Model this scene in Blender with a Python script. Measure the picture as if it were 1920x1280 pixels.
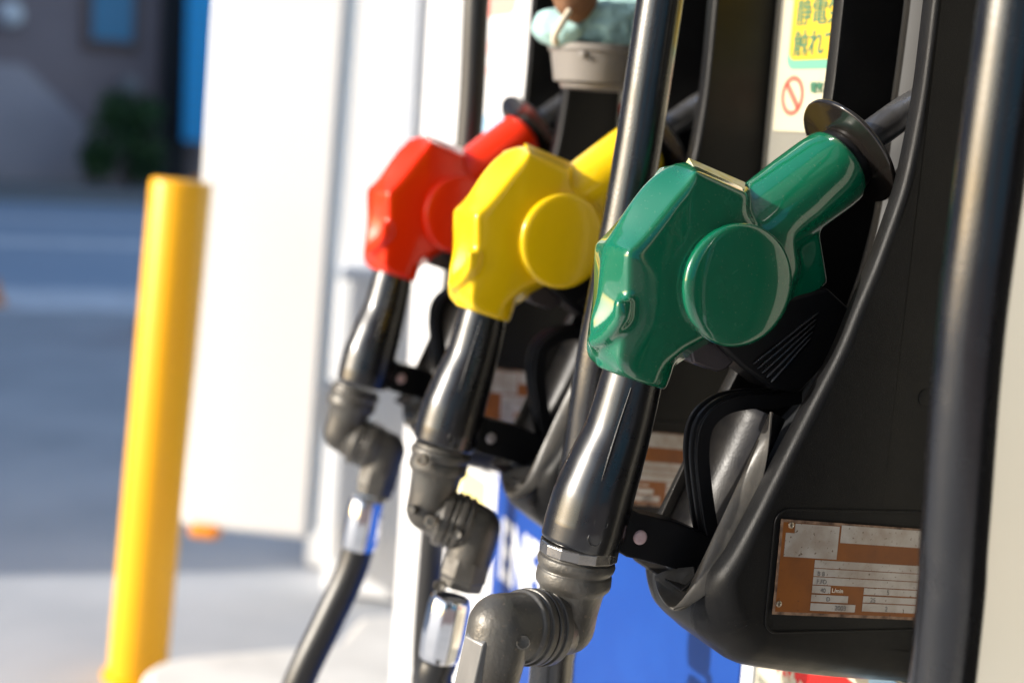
import bpy, bmesh, math, random
from mathutils import Vector, Matrix
random.seed(7)
S = bpy.context.scene
for o in list(bpy.data.objects): bpy.data.objects.remove(o)
# ------------------------------------------------------------------ camera
F = 2667.0
CAM = Vector((0, 0, 1.12))
Xc = Vector((-1100/F, 472/F, -1.0)).normalized()
Zc = Vector((.0664, 1, .1496)); Zc = (Zc - Xc*Zc.dot(Xc)).normalized()
Yc = Zc.cross(Xc)
M3 = Matrix((Xc, Yc, Zc))
cam = bpy.data.cameras.new('camera'); camo = bpy.data.objects.new('camera', cam)
S.collection.objects.link(camo); S.camera = camo
camo.matrix_world = Matrix.Translation(CAM) @ M3.to_4x4()
cam.lens = 50; cam.sensor_width = 36; cam.clip_start = .05; cam.clip_end = 500
cam.dof.use_dof = True; cam.dof.focus_distance = .985; cam.dof.aperture_fstop = 3.4
# ------------------------------------------------------------------ light
SUN_EL, SUN_AZ = math.radians(20), math.radians(82)      # azimuth from +X towards +Y
w = bpy.data.worlds.new('World'); S.world = w; w.use_nodes = True
nt = w.node_tree; nt.nodes.clear()
sky = nt.nodes.new('ShaderNodeTexSky'); sky.sky_type = 'NISHITA'; sky.sun_disc = False
sky.sun_elevation = SUN_EL; sky.sun_rotation = math.pi/2 - SUN_AZ
sky.air_density = 1.0; sky.dust_density = 1.2
bg = nt.nodes.new('ShaderNodeBackground'); bg.inputs[1].default_value = .15
wo = nt.nodes.new('ShaderNodeOutputWorld')
nt.links.new(sky.outputs[0], bg.inputs[0]); nt.links.new(bg.outputs[0], wo.inputs[0])
sl = bpy.data.lights.new('sun', 'SUN'); sl.energy = 3.5; sl.angle = math.radians(.6); sl.color = (1, .94, .85)
so = bpy.data.objects.new('sun', sl); S.collection.objects.link(so)
sd = Vector((math.cos(SUN_AZ)*math.cos(SUN_EL), math.sin(SUN_AZ)*math.cos(SUN_EL), math.sin(SUN_EL)))
so.rotation_euler = sd.to_track_quat('Z', 'Y').to_euler(); so.location = (0, 3, 6)
S.view_settings.view_transform = 'Standard'; S.view_settings.look = 'None'
S.view_settings.exposure = .92; S.view_settings.gamma = 1.0; S.view_settings.use_curve_mapping = False
S.render.engine = 'CYCLES'

# ------------------------------------------------------------------ helpers
def ray(px, py): return M3 @ Vector(((px-960)/F, (640-py)/F, -1.0))
def onX(px, py, X): d = ray(px, py); return CAM + d*(X/d.x)
def onY(px, py, Y): d = ray(px, py); return CAM + d*(Y/d.y)
def onZ(px, py, Z): d = ray(px, py); return CAM + d*((Z-CAM.z)/d.z)

def link(o, parent=None):
    S.collection.objects.link(o)
    if parent is not None: o.parent = parent
    return o
def tag(o, label=None, cat=None, group=None, kind=None):
    if label: o['label'] = label
    if cat: o['category'] = cat
    if group: o['group'] = group
    if kind: o['kind'] = kind
    return o
def empty(name, loc, label, cat, group=None):
    o = bpy.data.objects.new(name, None); o.empty_display_size = .05; o.location = loc
    link(o); return tag(o, label, cat, group)

def mkobj(name, bm, mat, parent=None, smooth=40, bevel=0, segs=3, origin=None):
    """bm in world coordinates; origin of parent subtracted"""
    bmesh.ops.remove_doubles(bm, verts=bm.verts, dist=1e-6)
    bmesh.ops.recalc_face_normals(bm, faces=bm.faces)
    mw = Matrix.Identity(4); p = parent
    while p is not None:
        mw = Matrix.Translation(p.location) @ p.rotation_euler.to_matrix().to_4x4() @ mw; p = p.parent
    bm.transform(mw.inverted())
    me = bpy.data.meshes.new(name); bm.to_mesh(me); bm.free()
    for m in (mat if isinstance(mat, (list, tuple)) else [mat]): me.materials.append(m)
    if smooth:
        for f in me.polygons: f.use_smooth = True
        me.set_sharp_from_angle(angle=math.radians(smooth))
    o = bpy.data.objects.new(name, me); link(o, parent)
    if bevel:
        b = o.modifiers.new('bevel', 'BEVEL'); b.width = bevel; b.segments = segs; b.limit_method = 'ANGLE'
        b.angle_limit = math.radians(35)
        b.harden_normals = False
    return o

def add_box(bm, a, b, mi=0):
    vs = [bm.verts.new((x, y, z)) for x in (a[0], b[0]) for y in (a[1], b[1]) for z in (a[2], b[2])]
    for q in ((0,1,3,2),(4,6,7,5),(0,4,5,1),(2,3,7,6),(0,2,6,4),(1,5,7,3)):
        f = bm.faces.new([vs[i] for i in q]); f.material_index = mi
def add_prism_x(bm, pts, x0, x1, mi=0):
    """pts: (y,z) polygon, extruded along X"""
    A = [bm.verts.new((x0, p[0], p[1])) for p in pts]; B = [bm.verts.new((x1, p[0], p[1])) for p in pts]
    n = len(pts)
    f1 = bm.faces.new(A); f2 = bm.faces.new(B[::-1]); f1.material_index = f2.material_index = mi
    for i in range(n):
        f = bm.faces.new((A[i], B[i], B[(i+1) % n], A[(i+1) % n])); f.material_index = mi
def catmull(P, n=8):
    P = [Vector(p) for p in P]
    if len(P) < 3: return P
    Q = [P[0]*2-P[1]] + P + [P[-1]*2-P[-2]]; out = []
    for i in range(1, len(Q)-2):
        for k in range(n):
            t = k/n; a, b, c, d = Q[i-1], Q[i], Q[i+1], Q[i+2]
            out.append(.5*((2*b) + (c-a)*t + (2*a-5*b+4*c-d)*t*t + (3*b-a-3*c+d)*t**3))
    out.append(P[-1]); return out
def lerpl(R, n, m):
    """resample list of radii R defined on control points to catmull output"""
    out = []
    for i in range(len(R)-1):
        for k in range(n): out.append(R[i]+(R[i+1]-R[i])*k/n)
    out.append(R[-1]); return out
def add_tube(bm, path, rad, seg=32, caps=True, mi=0, flat=None):
    """path list of Vectors, rad list or float; parallel transport frames"""
    n = len(path); rad = rad if isinstance(rad, (list, tuple)) else [rad]*n
    T = [(path[min(i+1, n-1)]-path[max(i-1, 0)]).normalized() for i in range(n)]
    up = Vector((1, 0, 0)) if abs(T[0].x) < .9 else Vector((0, 0, 1))
    N = (up - T[0]*up.dot(T[0])).normalized(); rings = []
    for i in range(n):
        N = (N - T[i]*N.dot(T[i])).normalized(); B = T[i].cross(N)
        rings.append([bm.verts.new(path[i] + rad[i]*(math.cos(2*math.pi*k/seg)*N + math.sin(2*math.pi*k/seg)*B)) for k in range(seg)])
    for a, b in zip(rings, rings[1:]):
        for k in range(seg):
            f = bm.faces.new((a[k], a[(k+1) % seg], b[(k+1) % seg], b[k])); f.material_index = mi
    if caps:
        f = bm.faces.new(rings[0][::-1]); f.material_index = mi
        f = bm.faces.new(rings[-1]); f.material_index = mi
def add_lathe(bm, c, axis, prof, seg=48, mi=0, facets=False):
    """prof: list of (distance along axis, radius)"""
    axis = Vector(axis).normalized()
    up = Vector((0, 0, 1)) if abs(axis.z) < .9 else Vector((1, 0, 0))
    N = (up-axis*up.dot(axis)).normalized(); B = axis.cross(N); rings = []
    for h, r in prof:
        if r < 1e-6: rings.append([bm.verts.new(c+axis*h)]); continue
        rings.append([bm.verts.new(c+axis*h + r*(math.cos(2*math.pi*k/seg)*N+math.sin(2*math.pi*k/seg)*B)) for k in range(seg)])
    for a, b in zip(rings, rings[1:]):
        for k in range(seg):
            k2 = (k+1) % seg
            if len(a) == 1 and len(b) == 1: continue
            if len(a) == 1: f = bm.faces.new((a[0], b[k2], b[k]))
            elif len(b) == 1: f = bm.faces.new((a[k], a[k2], b[0]))
            else: f = bm.faces.new((a[k], a[k2], b[k2], b[k]))
            f.material_index = mi
    if len(rings[0]) > 1: bm.faces.new(rings[0][::-1]).material_index = mi
    if len(rings[-1]) > 1: bm.faces.new(rings[-1]).material_index = mi

# ------------------------------------------------------------------ materials
def mat(name, col, rough=.5, metal=0, spec=.5, coat=0, bump=0, bscale=200, vary=0, vscale=20, vcol=None,
        rvary=0, stretch=(1, 1, 1), coat_rough=.05, sss=0, aniso=0, dust=0, dcol=(.3, .27, .22), dscale=900, detail=4, coat_ior=1.5):
    m = bpy.data.materials.new(name); m.use_nodes = True; t = m.node_tree; b = t.nodes['Principled BSDF']
    b.inputs['Base Color'].default_value = (*col, 1); b.inputs['Roughness'].default_value = rough
    b.inputs['Metallic'].default_value = metal; b.inputs['Specular IOR Level'].default_value = spec
    b.inputs['Coat Weight'].default_value = coat; b.inputs['Coat Roughness'].default_value = coat_rough; b.inputs['Coat IOR'].default_value = coat_ior
    if sss:
        b.inputs['Subsurface Weight'].default_value = sss; b.inputs['Subsurface Scale'].default_value = .004
        b.inputs['Subsurface Radius'].default_value = (1, .6, .4)
    L = t.links.new; N = t.nodes.new
    tc = N('ShaderNodeTexCoord'); mp = N('ShaderNodeMapping'); mp.inputs['Scale'].default_value = stretch
    L(tc.outputs['Object'], mp.inputs['Vector'])
    def noise(sc, det=4):
        n = N('ShaderNodeTexNoise'); n.inputs['Scale'].default_value = sc; n.inputs['Detail'].default_value = det
        L(mp.outputs[0], n.inputs['Vector']); return n
    colsock = None
    if vary:
        n = noise(vscale, detail); r = N('ShaderNodeMapRange'); r.inputs[1].default_value = .4; r.inputs[2].default_value = .68
        r.inputs[4].default_value = vary
        mx = N('ShaderNodeMix'); mx.data_type = 'RGBA'
        mx.inputs[6].default_value = (*col, 1); mx.inputs[7].default_value = (*(vcol or tuple(c*.6 for c in col)), 1)
        L(n.outputs[0], r.inputs[0]); L(r.outputs[0], mx.inputs[0]); L(mx.outputs[2], b.inputs['Base Color']); colsock = mx.outputs[2]
    if dust:
        n = noise(dscale, 2); r = N('ShaderNodeMapRange'); r.inputs[1].default_value = .66; r.inputs[2].default_value = .74; r.inputs[4].default_value = dust
        mx = N('ShaderNodeMix'); mx.data_type = 'RGBA'; mx.inputs[6].default_value = (*col, 1); mx.inputs[7].default_value = (*dcol, 1)
        if colsock: L(colsock, mx.inputs[6])
        L(n.outputs[0], r.inputs[0]); L(r.outputs[0], mx.inputs[0]); L(mx.outputs[2], b.inputs['Base Color'])
    if rvary:
        n = noise(60, 5); r = N('ShaderNodeMapRange'); r.inputs[1].default_value = .3; r.inputs[2].default_value = .7
        r.inputs[3].default_value = max(.02, rough-rvary); r.inputs[4].default_value = rough+rvary
        L(n.outputs[0], r.inputs[0]); L(r.outputs[0], b.inputs['Roughness'])
    if bump:
        n = noise(bscale, 3); bp = N('ShaderNodeBump'); bp.inputs['Strength'].default_value = bump; bp.inputs['Distance'].default_value = .001
        L(n.outputs[0], bp.inputs['Height']); L(bp.outputs[0], b.inputs['Normal'])
    return m
M = {}
M['green'] = mat('green_gloss_plastic', (.0002, .125, .058), .25, spec=.35, coat=.9, coat_rough=.035, coat_ior=1.9, rvary=.04, bump=.05, bscale=30, dust=.5, dcol=(.1, .2, .12), dscale=500)
M['yellow'] = mat('yellow_gloss_plastic', (.92, .60, .001), .25, spec=.5, coat=.4, coat_ior=1.5, bump=.05, bscale=30)
M['red'] = mat('red_gloss_plastic', (.95, .032, .0), .26, spec=.35, coat=.35, coat_ior=1.5, bump=.05, bscale=30)
M['gripblack'] = mat('black_gloss_plastic', (.002, .002, .003), .29, spec=.8, coat=.35, coat_rough=.08, rvary=.04, bump=.08, bscale=60)
M['satin'] = mat('black_satin_plastic', (.008, .008, .009), .36, spec=.25, bump=.05, bscale=900)
M['module'] = mat('black_textured_plastic', (.0045, .0045, .005), .42, spec=.22, bump=.25, bscale=1600, dust=.3, dcol=(.12, .11, .09), dscale=1500, rvary=.06, vary=.6, vscale=8, vcol=(.013, .013, .012))
M['liner'] = mat('grey_worn_liner', (.010, .010, .012), .34, spec=.16, bump=.12, bscale=500, vary=.8, vscale=30, vcol=(.035, .032, .028), rvary=.06)
M['cheek'] = mat('worn_grey_cheek_plastic', (.055, .052, .048), .4, spec=.4, bump=.15, bscale=400, vary=.8, vscale=35, vcol=(.10, .09, .075), rvary=.06, dust=.5, dcol=(.04, .03, .02), dscale=700)
M['cavity'] = mat('black_cavity_plastic', (.006, .007, .009), .5)
M['cast'] = mat('grey_cast_aluminium', (.115, .11, .10), .43, metal=.45, spec=.45, bump=.35, bscale=350, vary=.8, vscale=25, vcol=(.07, .062, .052), rvary=.08, dust=.5, dcol=(.25, .2, .15), dscale=300)
M['castlight'] = mat('worn_bright_aluminium', (.17, .168, .165), .42, metal=.4, bump=.3, bscale=120, stretch=(1, 1, .1), vary=.6, vscale=50)
M['chrome'] = mat('polished_chrome', (.85, .85, .86), .06, metal=1)
M['steel'] = mat('brushed_steel_ring', (.26, .25, .24), .24, metal=.9, rvary=.1, bump=.1, bscale=200)
M['spout'] = mat('dull_spout_metal', (.42, .42, .43), .3, metal=.85, bump=.3, bscale=300, vary=.9, vscale=60, vcol=(.16, .15, .14), rvary=.12, stretch=(1, .5, .5))
M['flange'] = mat('black_gloss_rubber', (.012, .010, .009), .12, coat=.6, bump=.1, bscale=60, rvary=.04)
M['hose'] = mat('black_rubber_hose', (.003, .003, .004), .25, spec=1.0, coat=.2, bump=.12, bscale=700, rvary=.05, stretch=(1, 1, .6))
M['hose_smooth'] = mat('black_hose_cover', (.008, .0075, .0075), .36, spec=.8, bump=.1, bscale=300)
M['pink'] = mat('pale_rivet_head', (.62, .42, .42), .45, bump=.3, bscale=900, vary=.4, vscale=400, vcol=(.7, .6, .6))
M['rivet_silver'] = mat('silver_rivet_head', (.55, .5, .5), .3, metal=.6)
M['lever'] = mat('dull_purple_grey_metal', (.10, .085, .09), .35, metal=.6, bump=.2, bscale=200)
M['panel'] = mat('cream_white_panel_paint', (.235, .228, .20), .3, spec=.5, bump=.03, bscale=40, vary=.25, vscale=6, vcol=(.215, .20, .165))
M['blue'] = mat('blue_panel_paint', (.008, .052, .27), .35, spec=.25, bump=.04, bscale=30, vary=.35, vscale=25, vcol=(.012, .07, .32))
M['white'] = mat('white_lettering', (.82, .83, .85), .4)
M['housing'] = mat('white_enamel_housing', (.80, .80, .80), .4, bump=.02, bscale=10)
M['housing_cool'] = mat('pale_grey_housing', (.74, .77, .82), .45)
M['bollard'] = mat('yellow_bollard_paint', (.95, .44, .002), .35, bump=.1, bscale=30, vary=.35, vscale=4, vcol=(.93, .50, .004))
M['orange'] = mat('orange_paint', (.85, .28, .02), .5)
M['curb'] = mat('pale_concrete_kerb', (.78, .74, .68), .75, bump=.4, bscale=60, vary=.4, vscale=8)
M['concrete'] = mat('forecourt_concrete', (.47, .48, .50), .85, bump=.3, bscale=40, vary=.9, vscale=2.2, vcol=(.37, .385, .41))
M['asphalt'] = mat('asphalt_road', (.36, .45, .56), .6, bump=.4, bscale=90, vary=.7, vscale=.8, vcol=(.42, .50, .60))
M['paint'] = mat('worn_road_paint', (.8, .82, .86), .7, vary=.6, vscale=6)
M['kerbgrey'] = mat('grey_street_kerb', (.22, .22, .22), .8)
M['brown'] = mat('dark_brown_cladding', (.30, .235, .235), .8, bump=.3, bscale=3, vary=.5, vscale=.7)
M['brown2'] = mat('dusty_mauve_render', (.48, .42, .43), .85, vary=.4, vscale=.8)
M['pane'] = mat('blue_tinted_window', (.10, .30, .46), .15, spec=.8)
M['frame'] = mat('brown_window_frame', (.16, .10, .08), .6)
M['signblue'] = mat('bright_blue_sign', (.01, .42, .85), .5)
M['leaf'] = mat('dark_green_leaf', (.02, .06, .018), .5, vary=.8, vscale=4, vcol=(.06, .14, .03))
M['bark'] = mat('brown_bark', (.06, .04, .03), .9)
M['towel'] = mat('aqua_terry_cloth', (.38, .60, .58), .95, bump=1.0, bscale=420, vary=.6, vscale=160, vcol=(.48, .72, .70))
M['cream_towel'] = mat('cream_cloth_edge', (.70, .62, .48), .95, bump=.8, bscale=420)
M['leather'] = mat('tan_brown_leather', (.22, .105, .05), .7, bump=.3, bscale=90)
M['cup'] = mat('grey_brown_plastic', (.22, .20, .18), .5, bump=.06, bscale=100)
M['sheet'] = mat('cream_notice_sheet', (.52, .48, .35), .5)
M['noticeyellow'] = mat('yellow_notice', (.66, .43, .025), .5)
M['noticegreen'] = mat('green_notice_print', (.05, .17, .10), .5)
M['noticemint'] = mat('mint_notice_border', (.14, .38, .27), .5)
M['noticered'] = mat('red_notice_print', (.62, .13, .09), .5)
M['stickerred'] = mat('red_sticker_band', (.62, .012, .008), .4)
M['stickerwhite'] = mat('cream_sticker', (.58, .53, .42), .4)
M['grey_text'] = mat('grey_small_print', (.35, .36, .3), .5)
M['palepink'] = mat('pale_pink_print', (.88, .62, .60), .5)
M['palered'] = mat('coral_print', (.90, .34, .28), .5)
M['paleblue'] = mat('pale_blue_print', (.42, .66, .88), .5)
M['paleyellow'] = mat('pale_yellow_print', (.88, .74, .30), .5)
M['posterwhite'] = mat('poster_white', (.86, .86, .86), .5)
M['label'] = mat('cream_printed_label', (.66, .66, .48), .35, vary=.9, vscale=90, vcol=(.55, .50, .08))
M['labelwhite'] = mat('white_printed_label', (.85, .84, .84), .25)
M['plate'] = mat('stamped_tin_plate', (.47, .44, .41), .42, metal=.2, bump=.25, bscale=500, vary=.75, vscale=55, vcol=(.30, .24, .19), dust=.9, dcol=(.10, .06, .03), dscale=420)
M['plateorange'] = mat('burnt_orange_plate_enamel', (.25, .075, .006), .42, vary=1.0, vscale=28, vcol=(.17, .05, .008), dust=.6, dcol=(.06, .02, .01), dscale=300)
M['platered'] = mat('brown_plate_enamel', (.30, .075, .03), .4, vary=.5, vscale=60)
M['rust'] = mat('rusty_plate_rim', (.32, .20, .13), .7, vary=.95, vscale=130, vcol=(.045, .02, .012), bump=.5, bscale=400)
M['stamp'] = mat('dark_stamped_mark', (.16, .15, .14), .6)
M['platewhite'] = mat('white_plate_print', (.75, .7, .6), .5)
M['screw'] = mat('worn_screw_metal', (.42, .36, .28), .3, metal=.9, bump=.2, bscale=400)
M['collarglass'] = mat('collar_dark_window', (.01, .012, .016), .08, coat=.5)

# ------------------------------------------------------------------ nozzle template geometry (in the plane of the green nozzle)
XM = .865
O = Vector((XM, -.50, 1.02))
STEP = .296
NOFF = [(0, 0, 0), (.312, -.008, 0), (.600, -.012, .001)]
NYAW = [0, 3.0, 9.5]
def px(p, X=XM): return onX(p[0], p[1], X)

def eval_mesh(o, name):
    dg = bpy.context.evaluated_depsgraph_get(); dg.update()
    me = bpy.data.meshes.new_from_object(o.evaluated_get(dg)); me.name = name
    return me

def build_cover_mesh():
    ridge = [((1294,303),(1303,319)),((1262,307),(1291,342)),((1222,332),(1268,372)),((1186,374),(1240,408)),((1155,424),(1207,446)),
             ((1131,466),(1178,472)),((1126,512),(1177,514)),((1119,560),(1177,560)),((1107,600),(1172,605)),((1107,636),(1165,645)),
             ((1122,668),(1160,680)),((1135,690),(1168,700)),((1180,712),(1195,714)),((1232,726),(1228,720)),((1250,700),(1245,688)),
             ((1290,672),(1285,652)),((1350,640),(1350,620)),((1440,612),(1440,590)),((1480,575),(1478,565)),((1503,510),(1500,505)),
             ((1492,445),(1490,440)),((1470,440),(1462,432)),((1440,440),(1430,440)),((1402,396),(1402,398)),((1399,350),(1403,364))]
    h1, h2 = .0268, .0290
    corner = [0, 5, 11, 13, 15, 18, 19, 20, 23, 24]
    def dens(P):
        out = []; nP = len(P)
        cs = corner+[nP]
        for a_, b_ in zip(cs, cs[1:]):
            seg = [P[i % nP] for i in range(a_, b_+1)]
            out += catmull(seg, 5)[:-1] if len(seg) > 2 else seg[:-1]
        return out
    R0 = dens([px(a) for a, b in ridge]); R1 = dens([px(b, XM-h1) for a, b in ridge])
    cen = sum(((v) for v in R1), Vector())/len(R1)
    n = len(R0)
    # inset ring for slight convexity
    R2 = []
    for i in range(n):
        p = R1[i]; q = cen.copy(); q.x = p.x
        d = (q-p); k = min(.040, d.length*.62)
        R2.append(Vector((XM-h2, p.y, p.z)) + d.normalized()*k)
    bm = bmesh.new()
    rings = [[bm.verts.new((2*XM-v.x, v.y, v.z)) for v in R2], [bm.verts.new((2*XM-v.x, v.y, v.z)) for v in R1],
             [bm.verts.new(v) for v in R0], [bm.verts.new(v) for v in R1], [bm.verts.new(v) for v in R2]]
    for a, b in zip(rings, rings[1:]):
        for k in range(n): bm.faces.new((a[k], a[(k+1) % n], b[(k+1) % n], b[k]))
    bm.faces.new(rings[0][::-1]); bm.faces.new(rings[-1])
    bmesh.ops.triangulate(bm, faces=[f for f in bm.faces if len(f.verts) > 4])
    # neck: slightly tapered barrel
    a = px((1425, 418)); b = px((1575, 306)); d = (b-a)
    add_tube(bm, [a-d*.25, a+d*.1, a+d*.45, a+d*.8, a+d*.96, a+d*1.0], [.026, .0292, .0300, .0302, .0294, .0262], 40)
    sk = [px(p, XM-.016) for p in ((1430, 612), (1492, 592), (1556, 530), (1540, 430), (1470, 430), (1430, 520))]
    add_prism_x(bm, [(p.y, p.z) for p in sk], XM-.016, XM+.016)
    # collar sleeve round the grip
    g0 = px((1205, 640)); g1 = px((1181, 709))
    add_tube(bm, [g0, g0.lerp(g1, .5), g1], [.025, .0262, .0262], 36)
    # under-lip connecting to disc lower side
    # raised finger ridge on the lower left facet
    add_tube(bm, catmull([px((1172, 582), XM-.027), px((1158, 606), XM-.024), px((1136, 630), XM-.014), px((1112, 640), XM)], 6), .0062, 12)
    # notch block
    c = px((1168, 580), XM-.028)
    add_box(bm, c-Vector((.0035, .006, .007)), c+Vector((.006, .006, .007)))
    bmesh.ops.recalc_face_normals(bm, faces=bm.faces)
    bmesh.ops.translate(bm, verts=bm.verts, vec=-O)
    me = bpy.data.meshes.new('tmp'); bm.to_mesh(me); bm.free()
    o = bpy.data.objects.new('tmp', me); S.collection.objects.link(o)
    r = o.modifiers.new('r', 'REMESH'); r.mode = 'VOXEL'; r.voxel_size = .00115; r.use_smooth_shade = True
    s = o.modifiers.new('s', 'SMOOTH'); s.factor = .5; s.iterations = 60
    out = eval_mesh(o, 'nozzle_cover'); bpy.data.objects.remove(o)
    for f in out.polygons: f.use_smooth = True
    return out

def local_obj(name, me, mats, parent):
    me = me; me.materials.clear()
    for m in mats: me.materials.append(m)
    o = bpy.data.objects.new(name, me); return link(o, parent)

cover_mesh = build_cover_mesh()
root0 = bpy.data.objects.new('fuel_nozzle', None); root0.location = O; root0.empty_display_size = .05; link(root0)

def set_mat(o, m):
    for s_ in o.material_slots: s_.link = 'OBJECT'; s_.material = m

cover = local_obj('cover', cover_mesh, [M['green']], root0)
# round side cap
bm = bmesh.new()
c = px((1388, 536), .829); c.x = .829
R = .0425
for sgn in (1, -1):
    prof = [(-.020, R-.0015), (-.004, R), (-.0015, R-.0003), (-.0002, R-.0014), (.0006, R-.003), (.0012, R-.006), (.0022, R*.6), (.0026, R*.3), (.0028, 0)]
    cc = c.copy(); 
    if sgn < 0: cc.x = 2*XM-c.x
    add_lathe(bm, cc, (-sgn, 0, 0), prof, 96)
side_cap = mkobj('side_cap', bm, M['green'], root0, 50)
# top label lying on the end face
bm = bmesh.new()
vs = [px((1291, 297), XM+.004), px((1397, 343), XM+.004), px((1395, 363), XM-.021), px((1305, 323), XM-.021)]
nn = (vs[1]-vs[0]).cross(vs[3]-vs[0]).normalized()
if nn.z < 0: nn = -nn
A = [bm.verts.new(v+nn*-.004) for v in vs]; B = [bm.verts.new(v+nn*.0004) for v in vs]
bm.faces.new(A); bm.faces.new(B[::-1])
for i in range(4): bm.faces.new((A[i], B[i], B[(i+1) % 4], A[(i+1) % 4]))
top_label = mkobj('top_label', bm, M['label'], root0, 30)
# splash guard: dished disc
ax = (px((1572, 312))-px((1425, 432))).normalized()
bm = bmesh.new()
fc = px((1592, 283))
add_lathe(bm, fc, ax, [(-.0056, .0225), (-.0046, .027), (-.0030, .036), (-.0018, .0425), (-.0018, .0436), (-.0008, .0442), (.0008, .0442), (.0016, .0436), (.0020, .0420), (.0034, .030), (.004, .014)], 80)
splash = mkobj('splash_guard', bm, M['flange'], root0, 60)
bm = bmesh.new()
add_lathe(bm, px((1577, 303)), ax, [(-.006, .0245), (.002, .0250), (.0045, .0245), (.0070, .0215)], 60)
neck_ring = mkobj('neck_seal', bm, M['satin'], root0, 50)
# spout
bm = bmesh.new()
sp = catmull([px((1575, 305)), px((1604, 277)), px((1650, 243)), px((1700, 208)), px((1750, 180)), px((1790, 168))], 8)
sp = [Vector((p.x, p.y, p.z)) for p in sp]
add_tube(bm, sp, .0118, 40)
spout = mkobj('spout', bm, M['spout'], root0, 50)
# grip
gp = [(1196, 665), (1184, 712), (1159, 805), (1135, 870), (1113, 930), (1097, 985), (1087, 1018)]
gr = [.0205, .0215, .0232, .0262, .0284, .0288, .0278]
path = catmull([px(p) for p in gp], 8); rads = lerpl(gr, 8, 0)
# round over the lower end
e = (path[-1]-path[-2]).normalized()
path += [path[-1]+e*.0015, path[-1]+e*.0022]; rads += [.0268, .0245]
bm = bmesh.new(); add_tube(bm, path, rads, 64)
grip = mkobj('grip', bm, M['gripblack'], root0, 50)
# raised rib on the grip
bm = bmesh.new()
ra = px((1184, 727), XM-.0212); rb = px((1160, 800), XM-.0222); rc = px((1143, 855), XM-.0245); rd = px((1128, 902), XM-.026)
add_tube(bm, catmull([ra, rb, rc, rd], 6), lerpl([.0007, .0010, .0012, .0003], 6, 0), 14)
rib = mkobj('grip_rib', bm, M['satin'], root0, 60)
# moulded date stamps
stamps = []
for p in ((1127, 980), (1115, 1010)):
    bm = bmesh.new(); cc = px(p, XM-.0275)
    nrm = Vector((-.985, .12, 0.1)).normalized()
    add_lathe(bm, cc, nrm, [(-.002, .0052), (.0002, .0052), (.0005, .0049), (.0001, .0045), (.0001, .0012), (.0004, .0009), (.0004, 0)], 32)
    stamps.append(mkobj('date_stamp', bm, M['gripblack'], root0, 40))
# strap from grip to guard
bm = bmesh.new()
pts = [px(p) for p in ((1160, 940), (1187, 955), (1262, 973), (1337, 1006), (1345, 1040), (1303, 1074), (1235, 1053), (1163, 1036), (1120, 1010))]
add_prism_x(bm, [(p.y, p.z) for p in pts], XM-.0105, XM+.0105)
strap = mkobj('strap', bm, M['satin'], root0, 30, bevel=.0014)
bm = bmesh.new()
add_lathe(bm, px((1200, 1007), XM-.0108), (-1, 0, 0), [(-.003, .0052), (.0008, .0052), (.0016, .0046), (.0019, .003), (.002, 0)], 32)
rivet = mkobj('rivet', bm, M['pink'], root0, 60)
# trigger guard: ribbed loop
bm = bmesh.new()
lp = catmull([px(p) for p in ((1338, 1030), (1322, 985), (1309, 900), (1305, 838), (1315, 790), (1348, 759), (1395, 748), (1440, 747), (1490, 738))], 8)
prof = [(-.0062, -.010), (-.0062, .010), (-.0005, .010), (-.0005, .006), (.0062, .006), (.0062, .0025), (.003, .0025), (.003, -.0025), (.0062, -.0025), (.0062, -.006), (-.0005, -.006), (-.0005, -.010)]
prof = [(-.0055, -.010), (-.0055, .010), (.0045, .010), (.0060, .0085), (.0060, .0055), (.0030, .0045), (.0030, .0005), (.0062, -.0003), (.0062, -.0035), (.0035, -.0042), (.0035, -.0070), (.0055, -.0078), (.0048, -.010)]
rings = []
n = len(lp)
for i in range(n):
    T = (lp[min(i+1, n-1)]-lp[max(i-1, 0)]).normalized(); Nn = Vector((1, 0, 0)).cross(T).normalized()
    # outward = away from loop centre
    rings.append([bm.verts.new(lp[i]+Nn*a*-1+Vector((b_, 0, 0))) for a, b_ in prof])
for a, b in zip(rings, rings[1:]):
    m_ = len(prof)
    for k in range(m_): bm.faces.new((a[k], a[(k+1) % m_], b[(k+1) % m_], b[k]))
bm.faces.new(rings[0][::-1]); bm.faces.new(rings[-1])
guard = mkobj('trigger_guard', bm, M['satin'], root0, 50, bevel=.0005, segs=2)
# valve body under the cover, with moulded ridges
bm = bmesh.new()
pts = [px(p, XM-.02) for p in ((1345, 640), (1400, 600), (1480, 560), (1556, 540), (1610, 590), (1575, 660), (1505, 738), (1452, 732), (1395, 690), (1372, 668))]
add_prism_x(bm, [(p.y, p.z) for p in pts], XM-.0175, XM+.0175)
valve = mkobj('valve_body', bm, M['satin'], root0, 30, bevel=.003)
ribs = []
for i in range(5):
    t0 = Vector((1412+8.5*i, 682+8.5*i)); t1 = Vector((1534+ -4*i + 2, 590+12*i-4))
    bm = bmesh.new()
    a, b = px(t0, XM-.0178), px(t1, XM-.0178)
    add_tube(bm, [a, a.lerp(b, .05), a.lerp(b, .95), b], [.0005, .0015, .0015, .0005], 10)
    ribs.append(mkobj('valve_ridge', bm, M['gripblack'], root0, 60))
bm = bmesh.new()
pts = [px(p, XM-.008) for p in ((1290, 640), (1372, 640), (1378, 675), (1362, 693), (1345, 697), (1322, 690), (1298, 681))]
add_prism_x(bm, [(p.y, p.z) for p in pts], XM-.009, XM+.009)
lever = mkobj('trigger_lever', bm, M['lever'], root0, 30, bevel=.002)

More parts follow.
